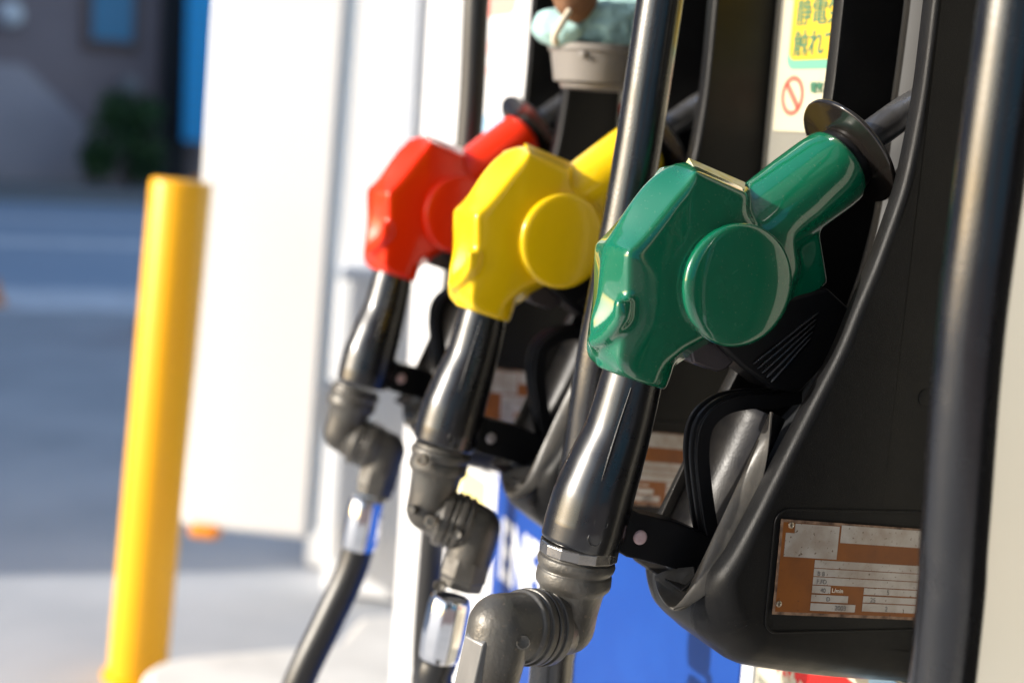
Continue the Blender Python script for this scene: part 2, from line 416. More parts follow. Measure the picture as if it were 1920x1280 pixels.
def children_of(o): return [c for c in S.collection.objects if c.parent == o]
def copy_nozzle(k):
    r = root0.copy(); S.collection.objects.link(r); r.location = O+Vector(NOFF[k]); r.rotation_euler = (0, 0, math.radians(NYAW[k]))
    for ch in kids0:
        c_ = ch.copy(); S.collection.objects.link(c_); c_.parent = r
    return r
kids0 = children_of(root0)
noz = [root0, copy_nozzle(1), copy_nozzle(2)]
GN = 'fuel nozzles resting in the black holsters'
tag(noz[0], 'green fuel nozzle, nearest and sharpest of the three, hanging in its black holster', 'fuel nozzle', GN)
tag(noz[1], 'yellow fuel nozzle hanging between the green and the red one', 'fuel nozzle', GN)
tag(noz[2], 'red fuel nozzle, farthest and blurriest, hanging beside the white column', 'fuel nozzle', GN)
for k, (r, mc) in enumerate(zip(noz, ('green', 'yellow', 'red'))):
    for ch in children_of(r):
        b = ch.name.split('.')[0]
        if b in ('cover', 'side_cap'): set_mat(ch, M[mc])
        if b == 'top_label': set_mat(ch, M[('label', 'yellow', 'labelwhite')[k]])
        if b == 'rivet': set_mat(ch, M[('pink', 'rivet_silver', 'pink')[k]])
        if b == 'rivet': ch['label'] = ('pale pink round rivet', 'silver round rivet', 'pale pink round rivet')[k]

# ------------------------------------------------------------------ swivels and hoses (each nozzle turned its own way)
def ringed(bm, a, b, spec, seg=48):
    """rings along a->b. spec: list of (t, radius)"""
    d = b-a; L = d.length
    add_lathe(bm, a, d, [(t*L, r) for t, r in spec], seg)

def swivel(root, k, P, X):
    """P: pixel centres of grip end, elbow 1, elbow 2, lower tube end"""
    p0, p1, p2, p3 = [px(p, XM+NOFF[k][0]+dx) for p, dx in zip(P, X)]
    d = (p1-p0); L = d.length; dn = d/L
    bm = bmesh.new()
    j = (p2-p1); J = j.length; jn = j/J
    hemi = [(L+.0205*math.sin(math.radians(a)), .0205*math.cos(math.radians(a))) for a in range(15, 91, 15)]
    hemi[-1] = (hemi[-1][0], 0)
    add_lathe(bm, p0-dn*.002, dn, [(0, .0250), (.0040, .0252), (.0045, .0268), (.0075, .0277), (.0105, .0270), (.0125, .0256), (.0135, .0254), (.0145, .0264), (.0210, .0268), (.0235, .0262), (.0262, .0238), (.0285, .0226), (L*.8, .0208), (L, .0206)]+hemi, 56)
    m0 = J*.40
    add_lathe(bm, p1+jn*.002, jn, [(0, .0190), (m0-.0110, .0212), (m0-.0095, .0222), (m0-.0090, .0262), (m0-.0020, .0268), (m0-.0015, .0245), (m0+.0005, .0243), (m0+.0010, .0262), (m0+.0045, .0264), (m0+.0050, .0240)], 56)
    up = mkobj('upper_swivel', bm, M['cast'], root, 42)
    b = up.modifiers.new('bevel', 'BEVEL'); b.width = .0006; b.segments = 2; b.limit_method = 'ANGLE'; b.angle_limit = math.radians(30)
    bm = bmesh.new()
    s0 = p1+jn*(m0+.0075)
    hb = J-(m0+.0075)
    add_lathe(bm, s0, jn, [(0, .0225), (.0005, .0262), (.0060, .0265), (.0065, .0243), (.0085, .0240), (.0090, .0256), (.0120, .0254), (.0135, .0232), (max(hb, .0145), .0222)]+
        [(max(hb, .0145)+.0222*math.sin(math.radians(a)), .0222*math.cos(math.radians(a)) if a < 90 else 0) for a in range(15, 91, 15)], 56)
    e = (p3-p2); En = e.normalized(); E_ = e.length
    add_lathe(bm, p2-En*.0, En, [(-.0222*math.sin(math.radians(a)), .0222*math.cos(math.radians(a)) if a < 90 else 0) for a in range(90, 0, -15)]+[(0, .0222), (E_*.35, .0214), (E_*.8, .0202)], 48)
    lo = mkobj('lower_swivel', bm, M['cast'], root, 42)
    b = lo.modifiers.new('bevel', 'BEVEL'); b.width = .0006; b.segments = 2; b.limit_method = 'ANGLE'; b.angle_limit = math.radians(30)
    return p0, p1, p2, p3, jn, En

def screwhead(root, c, n, r=.0055):
    bm = bmesh.new()
    add_lathe(bm, c, n, [(-.006, r), (.0025, r), (.0035, r*.85), (.0036, r*.5), (.0012, r*.42), (.0012, 0)], 28)
    return mkobj('swivel_screw', bm, M['screw'], root, 40)
def boss(root, c, n, r=.0050):
    bm = bmesh.new()
    add_lathe(bm, c, n, [(-.008, r), (.0012, r), (.0019, r*.86), (.0012, r*.68), (.0012, 0)], 32)
    return mkobj('cast_boss', bm, M['cast'], root, 40)

# --- green: joint turned towards the camera's left
g = swivel(noz[0], 0, [(1083, 1038), (1060, 1176), (938, 1174), (903, 1330)], [0, 0, -.022, -.024])
bm = bmesh.new(); dn = (g[1]-g[0]).normalized()
add_lathe(bm, px((1087, 1020)), dn, [(-.001, .0268), (0, .0282), (.0070, .0280), (.0082, .0262)], 14)
ring = mkobj('grip_ring', bm, M['steel'], noz[0], 12, bevel=.0004, segs=2)
to_cam = lambda p: (CAM-p).normalized()
for p, X, r in (((980, 1203), -.043, .0050), ((1065, 1196), -.019, .0050)):
    c_ = px(p, XM+X); boss(noz[0], c_, to_cam(c_)+Vector((-.25, -.25, 0)), r)
# worn bright flat on the lower elbow
bm = bmesh.new()
a, b = g[2]+g[5]*.006, g[3]
side = Vector((-.35, .9, .1)); side = (side-g[5]*side.dot(g[5])).normalized()
wd = g[5].cross(side)
vs = []
for t_, h_ in ((0, .0200), (.06, .0222), (1, .0222)):
    p = a.lerp(b, t_)+side*h_
    vs.append([bm.verts.new(p-wd*.009), bm.verts.new(p+wd*.009), bm.verts.new(p+wd*.013-side*.010), bm.verts.new(p-wd*.013-side*.010)])
for u, v in zip(vs, vs[1:]):
    for k in range(4): bm.faces.new((u[k], u[(k+1) % 4], v[(k+1) % 4], v[k]))
bm.faces.new(vs[0][::-1]); bm.faces.new(vs[-1])
mkobj('worn_flat', bm, M['castlight'], noz[0], 30, bevel=.001)

def nut_collar_hose(root, k, En, p3, collar_px, dxs, hose_px, hdx, hr=.0165, window=True):
    # hexagonal nut
    bm = bmesh.new()
    add_lathe(bm, p3-En*.030, En, [(0, .0195), (.0012, .0222), (.018, .0226), (.0195, .0212), (.027, .0208), (.0285, .0195)], 8)
    mkobj('swivel_nut', bm, M['cast'], root, 12, bevel=.0008)
    a = px(collar_px[0], XM+NOFF[k][0]+dxs); b = px(collar_px[1], XM+NOFF[k][0]+dxs); d = b-a; L = d.length
    bm = bmesh.new()
    add_lathe(bm, a, d, [(-.004, .0175), (0, .0190), (L*.10, .0200), (L*.55, .0205), (L*.85, .0196), (L*.95, .0188), (L, .0178)], 10)
    mkobj('hose_collar', bm, M['chrome'], root, 16, bevel=.002)
    if hose_px:
        bm = bmesh.new()
        pp = catmull([a.lerp(b, .6)]+[px(q, XM+NOFF[k][0]+hdx) if isinstance(q, tuple) else q for q in hose_px], 10)
        add_tube(bm, pp, hr, 40)
        mkobj('hose', bm, M['hose_smooth'], root, 60)
    return a, b

y = swivel(noz[1], 1, [(829, 838), (803, 958), (893, 990), (862, 1105)], [0, 0, -.016, -.018])
c_ = px((790, 861), XM+.312-.0275); screwhead(noz[1], c_, to_cam(c_)+Vector((0, .25, 0)))
c_ = px((807, 977), XM+.312-.030); screwhead(noz[1], c_, to_cam(c_))
c_ = px((771, 955), XM+.312-.018); boss(noz[1], c_, to_cam(c_)+Vector((0, .5, 0)), .0045)
c_ = px((856, 1002), XM+.312-.038); boss(noz[1], c_, to_cam(c_)+Vector((0, .2, .1)), .0048)
c_ = px((824, 1098), XM+.312-.038); boss(noz[1], c_, to_cam(c_)+Vector((0, .2, 0)), .0055)
nut_collar_hose(noz[1], 1, y[5], y[3], ((845, 1125), (822, 1238)), -.018,
    [(822, 1238), (815, 1300), Vector((1.15, -.46, .48)), Vector((1.15, -.50, .34)), Vector((1.16, -.58, .26)), Vector((1.17, -.67, .26)), Vector((1.17, -.72, .28))], -.018, .0172)
r_ = swivel(noz[2], 2, [(668, 728), (641, 815), (722, 845), (700, 930)], [0, 0, -.016, -.018])
c_ = px((715, 935), XM+.600-.036); boss(noz[2], c_, to_cam(c_), .0055)
nut_collar_hose(noz[2], 2, r_[5], r_[3], ((688, 940), (671, 1030)), -.018,
    [(671, 1030), (652, 1085), (612, 1170), (560, 1280), (520, 1400), Vector((1.44, -.33, .32)), Vector((1.46, -.36, .24)), Vector((1.5, -.45, .21)), Vector((1.55, -.56, .24)), Vector((1.57, -.64, .30)), Vector((1.57, -.70, .32))], -.018, .0172)
# green hose continues below frame
bm = bmesh.new()
add_lathe(bm, g[3]-g[5]*.012, g[5], [(0, .0195), (.0012, .0225), (.018, .0228), (.0195, .021), (.03, .0205), (.032, .019)], 8)
mkobj('swivel_nut', bm, M['cast'], noz[0], 12, bevel=.0008)
bm = bmesh.new(); a = g[3]+g[5]*.018; b = a+g[5]*.05
add_lathe(bm, a, g[5], [(0, .019), (.005, .020), (.03, .0205), (.045, .0195), (.05, .0178)], 10)
mkobj('hose_collar', bm, M['chrome'], noz[0], 16, bevel=.002)
bm = bmesh.new()
add_tube(bm, catmull([b-g[5]*.01, b, b+g[5]*.08, Vector((.83, -.30, .42)), Vector((.84, -.33, .30)), Vector((.86, -.42, .235)), Vector((.88, -.54, .24)), Vector((.88, -.64, .28)), Vector((.88, -.70, .29))], 10), .0172, 40)
mkobj('hose', bm, M['hose_smooth'], noz[0], 60)

# vertical supply hoses in front of the dispenser
GH = 'black supply hoses hanging in front of the dispenser'
def vhose(P, X, r, label, top=2.0, bot=.30, mt='hose'):
    pts = [px(p, X) for p in P]
    u = (pts[0]-pts[1]).normalized(); pts.insert(0, pts[0]+u*.25)
    t0 = pts[0]
    pts.insert(0, Vector((t0.x, t0.y-.02, 1.8))); pts.insert(0, Vector((t0.x, t0.y-.06, 1.98))); pts.insert(0, Vector((t0.x, -.70, 2.05)))
    l = pts[-1]
    pts += [Vector((l.x, l.y, .42)), Vector((l.x, l.y-.03, .29)), Vector((l.x, (l.y-.72)/2-.01, .235)), Vector((l.x, -.70, .25))]
    bm = bmesh.new(); add_tube(bm, catmull(pts, 14), r, 48)
    o = mkobj('supply_hose', bm, M[mt], None, 60)
    return tag(o, label, 'hose', GH)
vhose([(1902, 0), (1858, 320), (1817, 640), (1790, 1000), (1766, 1280)], .62, .0188, 'thick black hose running down the right edge, in front of the brown plate')
vhose([(1238, 0), (1189, 320), (1125, 660), (1095, 860), (1042, 1200), (1033, 1280)], 1.0, .0182, 'thick black hose passing between the yellow and green nozzles')
vhose([(893, 0), (880, 250), (838, 700), (800, 1150), (795, 1280)], 1.62, .0165, 'blurred dark hose hanging behind the red nozzle beside the poster', mt='hose_smooth')

# ------------------------------------------------------------------ dispenser
YP = -.6905
disp = empty('fuel_dispenser', Vector((1.2, -1.0, .15)), 'cream and blue fuel dispenser with three black nozzle holsters on its front', 'fuel dispenser')
bm = bmesh.new(); add_box(bm, (.30, -1.32, .15), (2.055, YP, 2.25)); mkobj('cabinet', bm, M['panel'], disp, 30, bevel=.006)
bm = bmesh.new(); add_box(bm, (1.054, YP-.01, .19), (1.660, YP+.004, .80)); bp = mkobj('blue_door', bm, M['blue'], disp, 30, bevel=.0015)
bm = bmesh.new(); add_box(bm, (1.034, YP-.01, .19), (1.0515, YP+.0035, .80)); mkobj('door_trim', bm, M['housing_cool'], disp, 30, bevel=.001)

bm = bmesh.new(); add_box(bm, (1.662, YP-.01, .155), (2.052, YP+.0008, 2.2)); mkobj('end_glare_panel', bm, M['housing'], disp, 30, bevel=.0005)  # brighter white stands in for glare reflected at a grazing angle on the far end
bm = bmesh.new(); add_box(bm, (.292, YP-.01, .155), (.665, YP+.0012, 2.24)); mkobj('dark_reflection_panel', bm, M['module'], disp, 30, bevel=.0005)  # black sheet added out of view so nozzles and holsters reflect something dark
def ftext(s, size, mat_, parent, origin, right, up, name='lettering', bold=0, sx=1, ext=.0003, shear=0, space=1.0, align='LEFT'):
    cu = bpy.data.curves.new('t', 'FONT'); cu.body = s; cu.size = size; cu.offset = bold; cu.extrude = ext; cu.shear = shear
    cu.space_character = space; cu.align_x = align
    o = bpy.data.objects.new('t', cu); S.collection.objects.link(o)
    dg = bpy.context.evaluated_depsgraph_get(); dg.update()
    me = bpy.data.meshes.new_from_object(o.evaluated_get(dg)); bpy.data.objects.remove(o)
    right = Vector(right).normalized(); up = Vector(up).normalized(); nrm = right.cross(up)
    off = Vector((0, 0, 0)); p = parent
    while p is not None: off += Vector(p.location); p = p.parent
    for v in me.vertices:
        c = v.co; v.co = Vector(origin) + right*c.x*sx + up*c.y + nrm*c.z - off
    me.materials.clear(); me.materials.append(mat_)
    o = bpy.data.objects.new(name, me); link(o, parent); return o
# brand word on the blue door, read from far to near
ftext('ENEOS', .108, M['white'], bp, (1.632, YP+.0046, .552), (-1, 0, 0), (0, 0, 1), bold=.003, sx=.62, space=1.06)

def flat_y(name, X0, X1, Z0, Z1, d, mat_, parent, rad=0, th=.0006):
    """thin sheet lying on the front plane, d in front of it"""
    bm = bmesh.new(); pts = []
    if rad:
        for cx, cz, a0 in ((X1-rad, Z1-rad, 0), (X0+rad, Z1-rad, 90), (X0+rad, Z0+rad, 180), (X1-rad, Z0+rad, 270)):
            for k in range(7):
                a = math.radians(a0+15*k); pts.append((cx+rad*math.cos(a), cz+rad*math.sin(a)))
    else: pts = [(X0, Z0), (X1, Z0), (X1, Z1), (X0, Z1)]
    A = [bm.verts.new((x, YP+d-th, z)) for x, z in pts]; B = [bm.verts.new((x, YP+d, z)) for x, z in pts]; n = len(pts)
    bm.faces.new(A); bm.faces.new(B[::-1])
    for i in range(n): bm.faces.new((A[i], B[i], B[(i+1) % n], A[(i+1) % n]))
    return mkobj(name, bm, mat_, parent, 0)
# static-electricity notice between the yellow and green holsters
n_ = flat_y('notice_sheet', .935, 1.0845, 1.133, 1.40, .0016, M['sheet'], disp, .002, .0016)
n_['label'] = 'cream notice with a yellow box of green Japanese writing and a red prohibition sign'
flat_y('notice_border', .940, 1.0715, 1.186, 1.39, .0022, M['noticemint'], n_, .010)
flat_y('notice_box', .944, 1.0680, 1.1935, 1.386, .0027, M['noticeyellow'], n_, .008)
ftext('静電気除去', .0235, M['noticegreen'], n_, (1.0625, YP+.0030, 1.2245), (-1, 0, 0), (0, 0, 1), bold=.0002, space=.97)
ftext('触れて下さい', .0235, M['noticegreen'], n_, (1.0630, YP+.0030, 1.1985), (-1, 0, 0), (0, 0, 1), bold=.0002, space=.92)
ftext('電気', .0095, M['noticegreen'], n_, (1.032, YP+.0024, 1.167), (-1, 0, 0), (0, 0, 1), bold=.0003)
bm = bmesh.new()
cc = Vector((1.0585, YP+.0020, 1.1635))
N_ = 40; ro, ri = .0170, .0128
for i in range(N_):
    a0, a1 = 2*math.pi*i/N_, 2*math.pi*(i+1)/N_
    if 4 <= i <= 0: continue
    v = [bm.verts.new(cc+Vector((r*math.cos(a), 0, r*math.sin(a)))) for r, a in ((ri, a0), (ro, a0), (ro, a1), (ri, a1))]
    bm.faces.new(v)
dv = Vector((-.7, 0, -.7)); pv = Vector((-.7, 0, .7))*.0028
for s0, s1 in ((-.0145, .0145),):
    v = [bm.verts.new(cc+dv*s0*1.0-pv), bm.verts.new(cc+dv*s1-pv), bm.verts.new(cc+dv*s1+pv), bm.verts.new(cc+dv*s0+pv)]; bm.faces.new(v)
mkobj('prohibition_sign', bm, M['noticered'], n_, 0)
# refuelling sticker under the green holster
s_ = flat_y('warning_sticker', .815, 1.030, .50, .80, .0016, M['stickerwhite'], disp, .004, .0016)
s_['label'] = 'cream sticker with a red diagonal band of white Japanese writing'
bm = bmesh.new()
def pP(x, y, d=.0022): 
    p = onY(x, y, YP+d); return p
q = [pP(1435, 1238), pP(1562, 1252), pP(1700, 1352), pP(1580, 1352)]
bm.faces.new([bm.verts.new(v) for v in q]); mkobj('red_band', bm, M['stickerred'], s_, 0)
dr = (pP(1640, 1330)-pP(1500, 1240)).normalized()
upv = dr.cross(Vector((0, 1, 0))); upv = upv if upv.z > 0 else -upv
ftext('の給油口で', .030, M['stickerwhite'], s_, pP(1452, 1262, .0026), (-.93, 0, -.30), (.30, 0, .93), bold=.0008, space=.95)
ftext('給油時には', .009, M['grey_text'], s_, pP(1420, 1275, .0024), (-.95, 0, -.2), (.2, 0, .95), bold=.0002)
flat_y('blue_label', .825, .872, .64, .722, .0030, M['paleblue'], s_, .002)
# poster past the red holster
p_ = flat_y('poster', 1.690, 1.875, .96, 1.45, .0016, M['posterwhite'], disp, .002, .0016)
p_['label'] = 'blurred white poster with red print above and pale blue print below'
flat_y('coral_print', 1.70, 1.83, 1.262, 1.36, .0021, M['palered'], p_, .02)
flat_y('pink_print', 1.70, 1.86, 1.215, 1.232, .0021, M['palepink'], p_, .003)
flat_y('pink_print', 1.71, 1.85, 1.188, 1.198, .0021, M['palepink'], p_, .003)
for z0, z1 in ((1.105, 1.135), (1.075, 1.098), (1.02, 1.068), (.975, 1.012)): flat_y('blue_print', 1.695, 1.87, z0, z1, .0021, M['paleblue'], p_, .003)
y_ = flat_y('yellow_sticker', 1.70, 1.80, .60, .655, .0012, M['paleyellow'], disp, .004)
for z in (.665, .70, .74): flat_y('seam_strip', 1.672, 2.04, z, z+.004, .0008, M['housing_cool'], disp)

# ---- holsters
def build_holster():
    h = bpy.data.objects.new('nozzle_holster', None); h.location = Vector((XM, YP, 1.0))-Vector(disp.location); link(h, disp)
    XN, XF = .8035, .9265
    # outline (y, z, bevel radius, cavity depth, rim width)
    W = [(-.6295, 1.50, .0045, .055, .0155), (-.6295, 1.3, .0045, .055, .0155), (-.6290, 1.2246, .0045, .055, .0155), (-.6280, 1.1685, .0045, .054, .0155), (-.6252, 1.1337, .005, .055, .0155), (-.6210, 1.1018, .005, .058, .0155),
         (-.6154, 1.0796, .005, .062, .0155), (-.6045, 1.0443, .0055, .066, .0155), (-.5932, 1.0137, .006, .068, .0155), (-.5818, .9827, .006, .066, .016), (-.5648, .9473, .007, .058, .017),
         (-.5450, .9063, .0065, .042, .018), (-.5270, .8677, .007, .030, .019), (-.5140, .8416, .0085, .020, .020), (-.5050, .8270, .012, .012, .022), (-.5015, .8150, .018, .006, .026), (-.5000, .8050, .024, .001, .028), (-.4998, .7970, .028, 0, .030), (-.5015, .7870, .031, 0, .033),
         (-.5070, .7760, .033, 0, .036), (-.5190, .7655, .034, 0, .038), (-.5350, .7545, .032, 0, .038), (-.5670, .7460, .034, 0, .038), (-.6230, .7350, .034, 0, .038), (-.7000, .7240, .034, 0, .038)]
    n_sub = 5
    pts = catmull([Vector((a[0], a[1], 0)) for a in W], n_sub)
    ex = [lerpl([a[j] for a in W], n_sub, 0) for j in (2, 3, 4)]
    bm = bmesh.new(); rings = []
    for i, p in enumerate(pts):
        t_ = (pts[min(i+1, len(pts)-1)]-pts[max(i-1, 0)]).normalized()
        nin = Vector((t_.y, -t_.x, 0))   # direction; choose inward (towards -Y / up)
        # outline runs down the front then back along the bottom: interior lies to the right-hand side
        r, c_, wr = ex[0][i], ex[1][i], ex[2][i]
        wr = max(wr, r+.002)
        prof_ = []
        for k in range(7):
            a = math.radians(15*k); prof_.append((XN + r*(1-math.cos(a)), r*(1-math.sin(a))))
        prof_.append((XN+wr-.002, 0)); prof_.append((XN+wr-.0005, min(c_, .0006))); prof_.append((XN+wr, min(c_, .0022)))
        prof_.append((XN+wr+.002, c_*.96)); prof_.append((XN+wr+.005, c_))
        full = prof_ + [(XN+XF-x, d_) for x, d_ in prof_[::-1]]
        row = []
        for x, d_ in full:
            q = p+nin*d_
            row.append(bm.verts.new((x, max(q.x, YP+.0022), q.y)))
        rings.append(row)
    m_ = len(rings[0])
    for a, b in zip(rings, rings[1:]):
        for k in range(m_-1):
            f = bm.faces.new((a[k], a[k+1], b[k+1], b[k]))
            if 9 < k < m_-11: f.material_index = 1
    for k in (0, m_-1):
        loop = [r[k] for r in rings]
        x_ = loop[0].co.x
        e1 = bm.verts.new((x_, -.700, loop[-1].co.z+.0)); e2 = bm.verts.new((x_, -.700, loop[0].co.z))
        f = bm.faces.new(loop+[e1, e2])
    bmesh.ops.triangulate(bm, faces=[f for f in bm.faces if len(f.verts) > 4])
    body = mkobj('holster_shell', bm, [M['module'], M['cavity']], h, 45)
    # straight half-pipe liner
    bm = bmesh.new()
    na = px((1446, 772), .832); nb = px((1288, 1112), .832)
    rows = []
    T_ = (nb-na).normalized(); inn = Vector((0, T_.z, -T_.y)); inn = inn if inn.y < 0 else -inn
    NS = 26
    for i in range(NS+1):
        t_ = i/NS; p = na.lerp(nb, t_); row = []
        endf = max(0, (t_-.86)/.14)
        depth = .027*(1-endf**2*.9)
        p = p - inn*(.006*endf**2)
        for k in range(19):
            a = math.pi*k/18; x_ = .832+ (.905-.832)*(1-math.cos(a))/2
            row.append(bm.verts.new((x_, p.y+inn.y*depth*math.sin(a)**.8, p.z+inn.z*depth*math.sin(a)**.8)))
        rows.append(row)
    for a, b in zip(rows, rows[1:]):
        for k in range(18): bm.faces.new((a[k], a[k+1], b[k+1], b[k]))
    liner_end = bm; bm = bmesh.new()
    # near cheek: web between the straight edge and the arc of the shell
    arc = catmull([px(p, .8215) for p in ((1446, 772), (1444, 820), (1437, 870), (1420, 940), (1392, 1012), (1350, 1085), (1305, 1128), (1262, 1143))], 6)
    nA = len(arc)-1; ed = []
    for i in range(nA+1):
        t_ = i/nA; p = na.lerp(nb, t_)-inn*0.0; ed.append(Vector((.832, p.y, p.z)))
    grid = []
    for i in range(nA+1):
        e_, a_ = ed[i], arc[i]; row = []
        for q_ in range(6):
            f_ = q_/5; v_ = e_.lerp(a_, f_); v_.x -= .0030*math.sin(math.pi*min(1, f_*1.15))**.8*(1-f_)
            row.append(bm.verts.new(v_))
        grid.append(row)
    for a, b in zip(grid, grid[1:]):
        for q_ in range(5): bm.faces.new((a[q_], b[q_], b[q_+1], a[q_+1]))
    # spoon-shaped lip closing the lower end
    lo_ = [px(p, x) for p, x in (((1302, 1062), .846), ((1262, 1066), .858), ((1231, 1078), .868), ((1229, 1090), .866), ((1235, 1112), .854), ((1248, 1132), .836), ((1264, 1143), .826), ((1284, 1140), .8235), ((1300, 1125), .825), ((1305, 1100), .831))]
    lp_ = catmull(lo_+[lo_[0]], 5)[:-1]
    cc_ = sum(lp_, Vector())/len(lp_)+Vector((.004, -.0015, -.003)); nL = len(lp_)
    prev = [bm.verts.new(v) for v in lp_]
    for f_ in (.72, .4):
        cur = [bm.verts.new(cc_.lerp(v, f_)+Vector((0, -.001, -.001))*(1-f_)) for v in lp_]
        for k in range(nL): bm.faces.new((prev[k], prev[(k+1) % nL], cur[(k+1) % nL], cur[k]))
        prev = cur
    cv_ = bm.verts.new(cc_)
    for k in range(nL): bm.faces.new((prev[k], prev[(k+1) % nL], cv_))
    for bm_, nm_, mt_ in ((liner_end, 'nozzle_liner', 'liner'), (bm, 'liner_cheek', 'cheek')):
        ln = mkobj(nm_, bm_, M[mt_], h, 50)
        so_ = ln.modifiers.new('solid', 'SOLIDIFY'); so_.thickness = .0018; so_.offset = 0
        bv = ln.modifiers.new('bevel', 'BEVEL'); bv.width = .0009; bv.segments = 2; bv.limit_method = 'ANGLE'; bv.angle_limit = math.radians(40)
    # recess frame around the plate
    XP = XN-.0004
    A_ = px((1443, 962), XP); 
    y0, y1, z0, z1 = -.5405, -.684, .7860, .8745
    def yz(u, v):  # u along -Y in metres from plate's left edge, v up from bottom
        return (-.5470-u, .7993+v)
    bm = bmesh.new(); rr = .010; pts = []
    for cy, cz, a0 in ((y0-rr, z1-rr, 0), (y1+rr, z1-rr, 90), (y1+rr, z0+rr, 180), (y0-rr, z0+rr, 270)):
        for k in range(9):
            a = math.radians(a0+11.25*k); pts.append(Vector((XP, cy+rr*math.cos(a), cz-.008*((-(cy)-.54)/.14)+rr*math.sin(a))))
    pts2 = pts+[pts[0], pts[1]]
    add_tube(bm, pts+[pts[0]], .0008, 8, caps=False)
    mkobj('plate_surround', bm, M['module'], h, 60)
    # small round plug on the side
    bm = bmesh.new(); add_lathe(bm, px((1735, 745), XN), (-1, 0, 0), [(-.001, .0062), (.0006, .0060), (.0010, .005), (.001, 0)], 32)
    mkobj('round_plug', bm, M['module'], h, 50)
    # data plate: slanted rectangle on the near face
    sl_ = (.8569-.8676)/(.6621-.5463)*1.0   # slope of top edge
    sl_b = (.7833-.7994)/(.6637-.5473)
    Hh = .0682
    org = Vector((XP-.0003, -.5465, .8676))      # top left
    ux = Vector((0, -1, -.108)).normalized(); uz = Vector((0, -.0, -1))
    SC = .0681/620.0      # metres per traced unit
    def P(u, v, d=0): return org + ux*((u-262)*SC) + uz*((v-250)*SC) + Vector((-d, 0, 0))
    def quad(u0, v0, u1, v1, d, m, name='plate_field', par=None):
        bm = bmesh.new(); q = [P(u0, v0, d), P(u1, v0, d), P(u1, v1, d), P(u0, v1, d)]
        A = [bm.verts.new(v) for v in q]; bm.faces.new(A)
        B = [bm.verts.new(v+Vector((.0003, 0, 0))) for v in q]; bm.faces.new(B[::-1])
        for i in range(4): bm.faces.new((A[i], B[i], B[(i+1) % 4], A[(i+1) % 4]))
        return bm
    bmR = quad(245, 250, 1385, 872, .0009, None)
    plate = mkobj('data_plate', bmR, M['rust'], h, 0)
    # all enamel fields in one mesh, layered
    bm = bmesh.new()
    def q2(u0, v0, u1, v1, lay, mi):
        d = .0009+.00022*lay
        f = bm.faces.new([bm.verts.new(P(u, v, d)) for u, v in ((u0, v0), (u1, v0), (u1, v1), (u0, v1))]); f.material_index = mi
    q2(262, 268, 1370, 852, 1, 1)          # orange base
    W_ = 0
    q2(350, 272, 690, 300, 2, W_); q2(285, 335, 690, 490, 2, W_); q2(350, 300, 690, 335, 2, W_)
    q2(704, 262, 1365, 378, 2, W_)
    rows_ = [(500, 551), (556, 606), (611, 662)]
    for v0, v1 in rows_: q2(525, v0, 1365, v1, 2, W_)
    q2(525, 668, 668, 718, 2, W_); q2(525, 728, 812, 775, 2, W_); q2(525, 785, 875, 835, 2, W_)
    q2(930, 668, 1365, 712, 2, W_); q2(930, 722, 1365, 765, 2, W_); q2(930, 772, 1365, 825, 2, W_)
    # mesh is in plate coordinates for its parent h
    bmesh.ops.recalc_face_normals(bm, faces=bm.faces)
    off = Vector(h.location)+Vector(disp.location)
    bmesh.ops.translate(bm, verts=bm.verts, vec=-off)
    me = bpy.data.meshes.new('plate_print'); bm.to_mesh(me); bm.free()
    me.materials.append(M['plate']); me.materials.append(M['plateorange'])
    o = bpy.data.objects.new('plate_print', me); link(o, h)
    for u, v in ((318, 285), (283, 800)):
        bm = bmesh.new(); add_lathe(bm, P(u, v, .0009), (-1, 0, 0), [(0, .0024), (.0012, .0022), (.0016, .0015), (.0006, .0009), (.0006, 0)], 24)
        mkobj('plate_rivet', bm, M['screw'], h, 40)
    def T(s, u, v, size, m, bold=0, sx=1):
        return ftext(s, size*SC, M[m], h, P(u, v, .0016), ux, -uz, 'plate_text', bold, sx, ext=.00005)
    for s, u, v, sz in (('B B', 552, 602, 42), ('F.FD', 552, 655, 42), ('40', 588, 712, 42), ('D', 640, 768, 42), ('2003', 712, 826, 46), ('25', 985, 762, 46), ('5', 1112, 706, 46), ('2', 1112, 818, 46)):
        T(s, u, v, sz, 'stamp', 0)
    T('L/min', 676, 708, 40, 'platewhite', .00004)
    return h
H0 = build_holster()
holsters = [H0]
kidsH = children_of(H0)
for k in (1, 2):
    r = H0.copy(); S.collection.objects.link(r); r.parent = disp; r.location = H0.location+Vector((STEP*k, 0, 0))
    for ch in kidsH:
        c_ = ch.copy(); S.collection.objects.link(c_); c_.parent = r
    holsters.append(r)

# ------------------------------------------------------------------ cup with towel on the dispenser
cupo = empty('cup_holder', Vector((1.30, -.655, 1.17)), 'grey brown plastic cup fixed to the dispenser above the yellow nozzle', 'cup')
XCUP = 1.29
ct = px((1122, 88), XCUP); cb = px((1124, 158), XCUP)
RT = 78*1.40/F
cup_c = Vector((XCUP, ct.y, 0))
bm = bmesh.new()
zt, zb = ct.z, cb.z
rt, rb_ = .0475, .0415
add_lathe(bm, Vector((XCUP, ct.y, zb)), (0, 0, 1), [(0, rb_-.003), (.0006, rb_), (zt-zb-.007, rt-.001), (zt-zb-.006, rt+.0015), (zt-zb, rt+.0018), (zt-zb+.0004, rt-.001), (zt-zb-.004, rt-.003), (.004, rb_-.003)], 56)
mkobj('cup_body', bm, M['cup'], cupo, 50)
bm = bmesh.new()
add_lathe(bm, px((1093, 102), XCUP-.036), (-.8, .6, 0), [(-.004, .0036), (.001, .0036), (.0018, .0026), (.002, 0)], 20); mkobj('cup_rivet', bm, M['cup'], cupo, 50)
bm = bmesh.new()
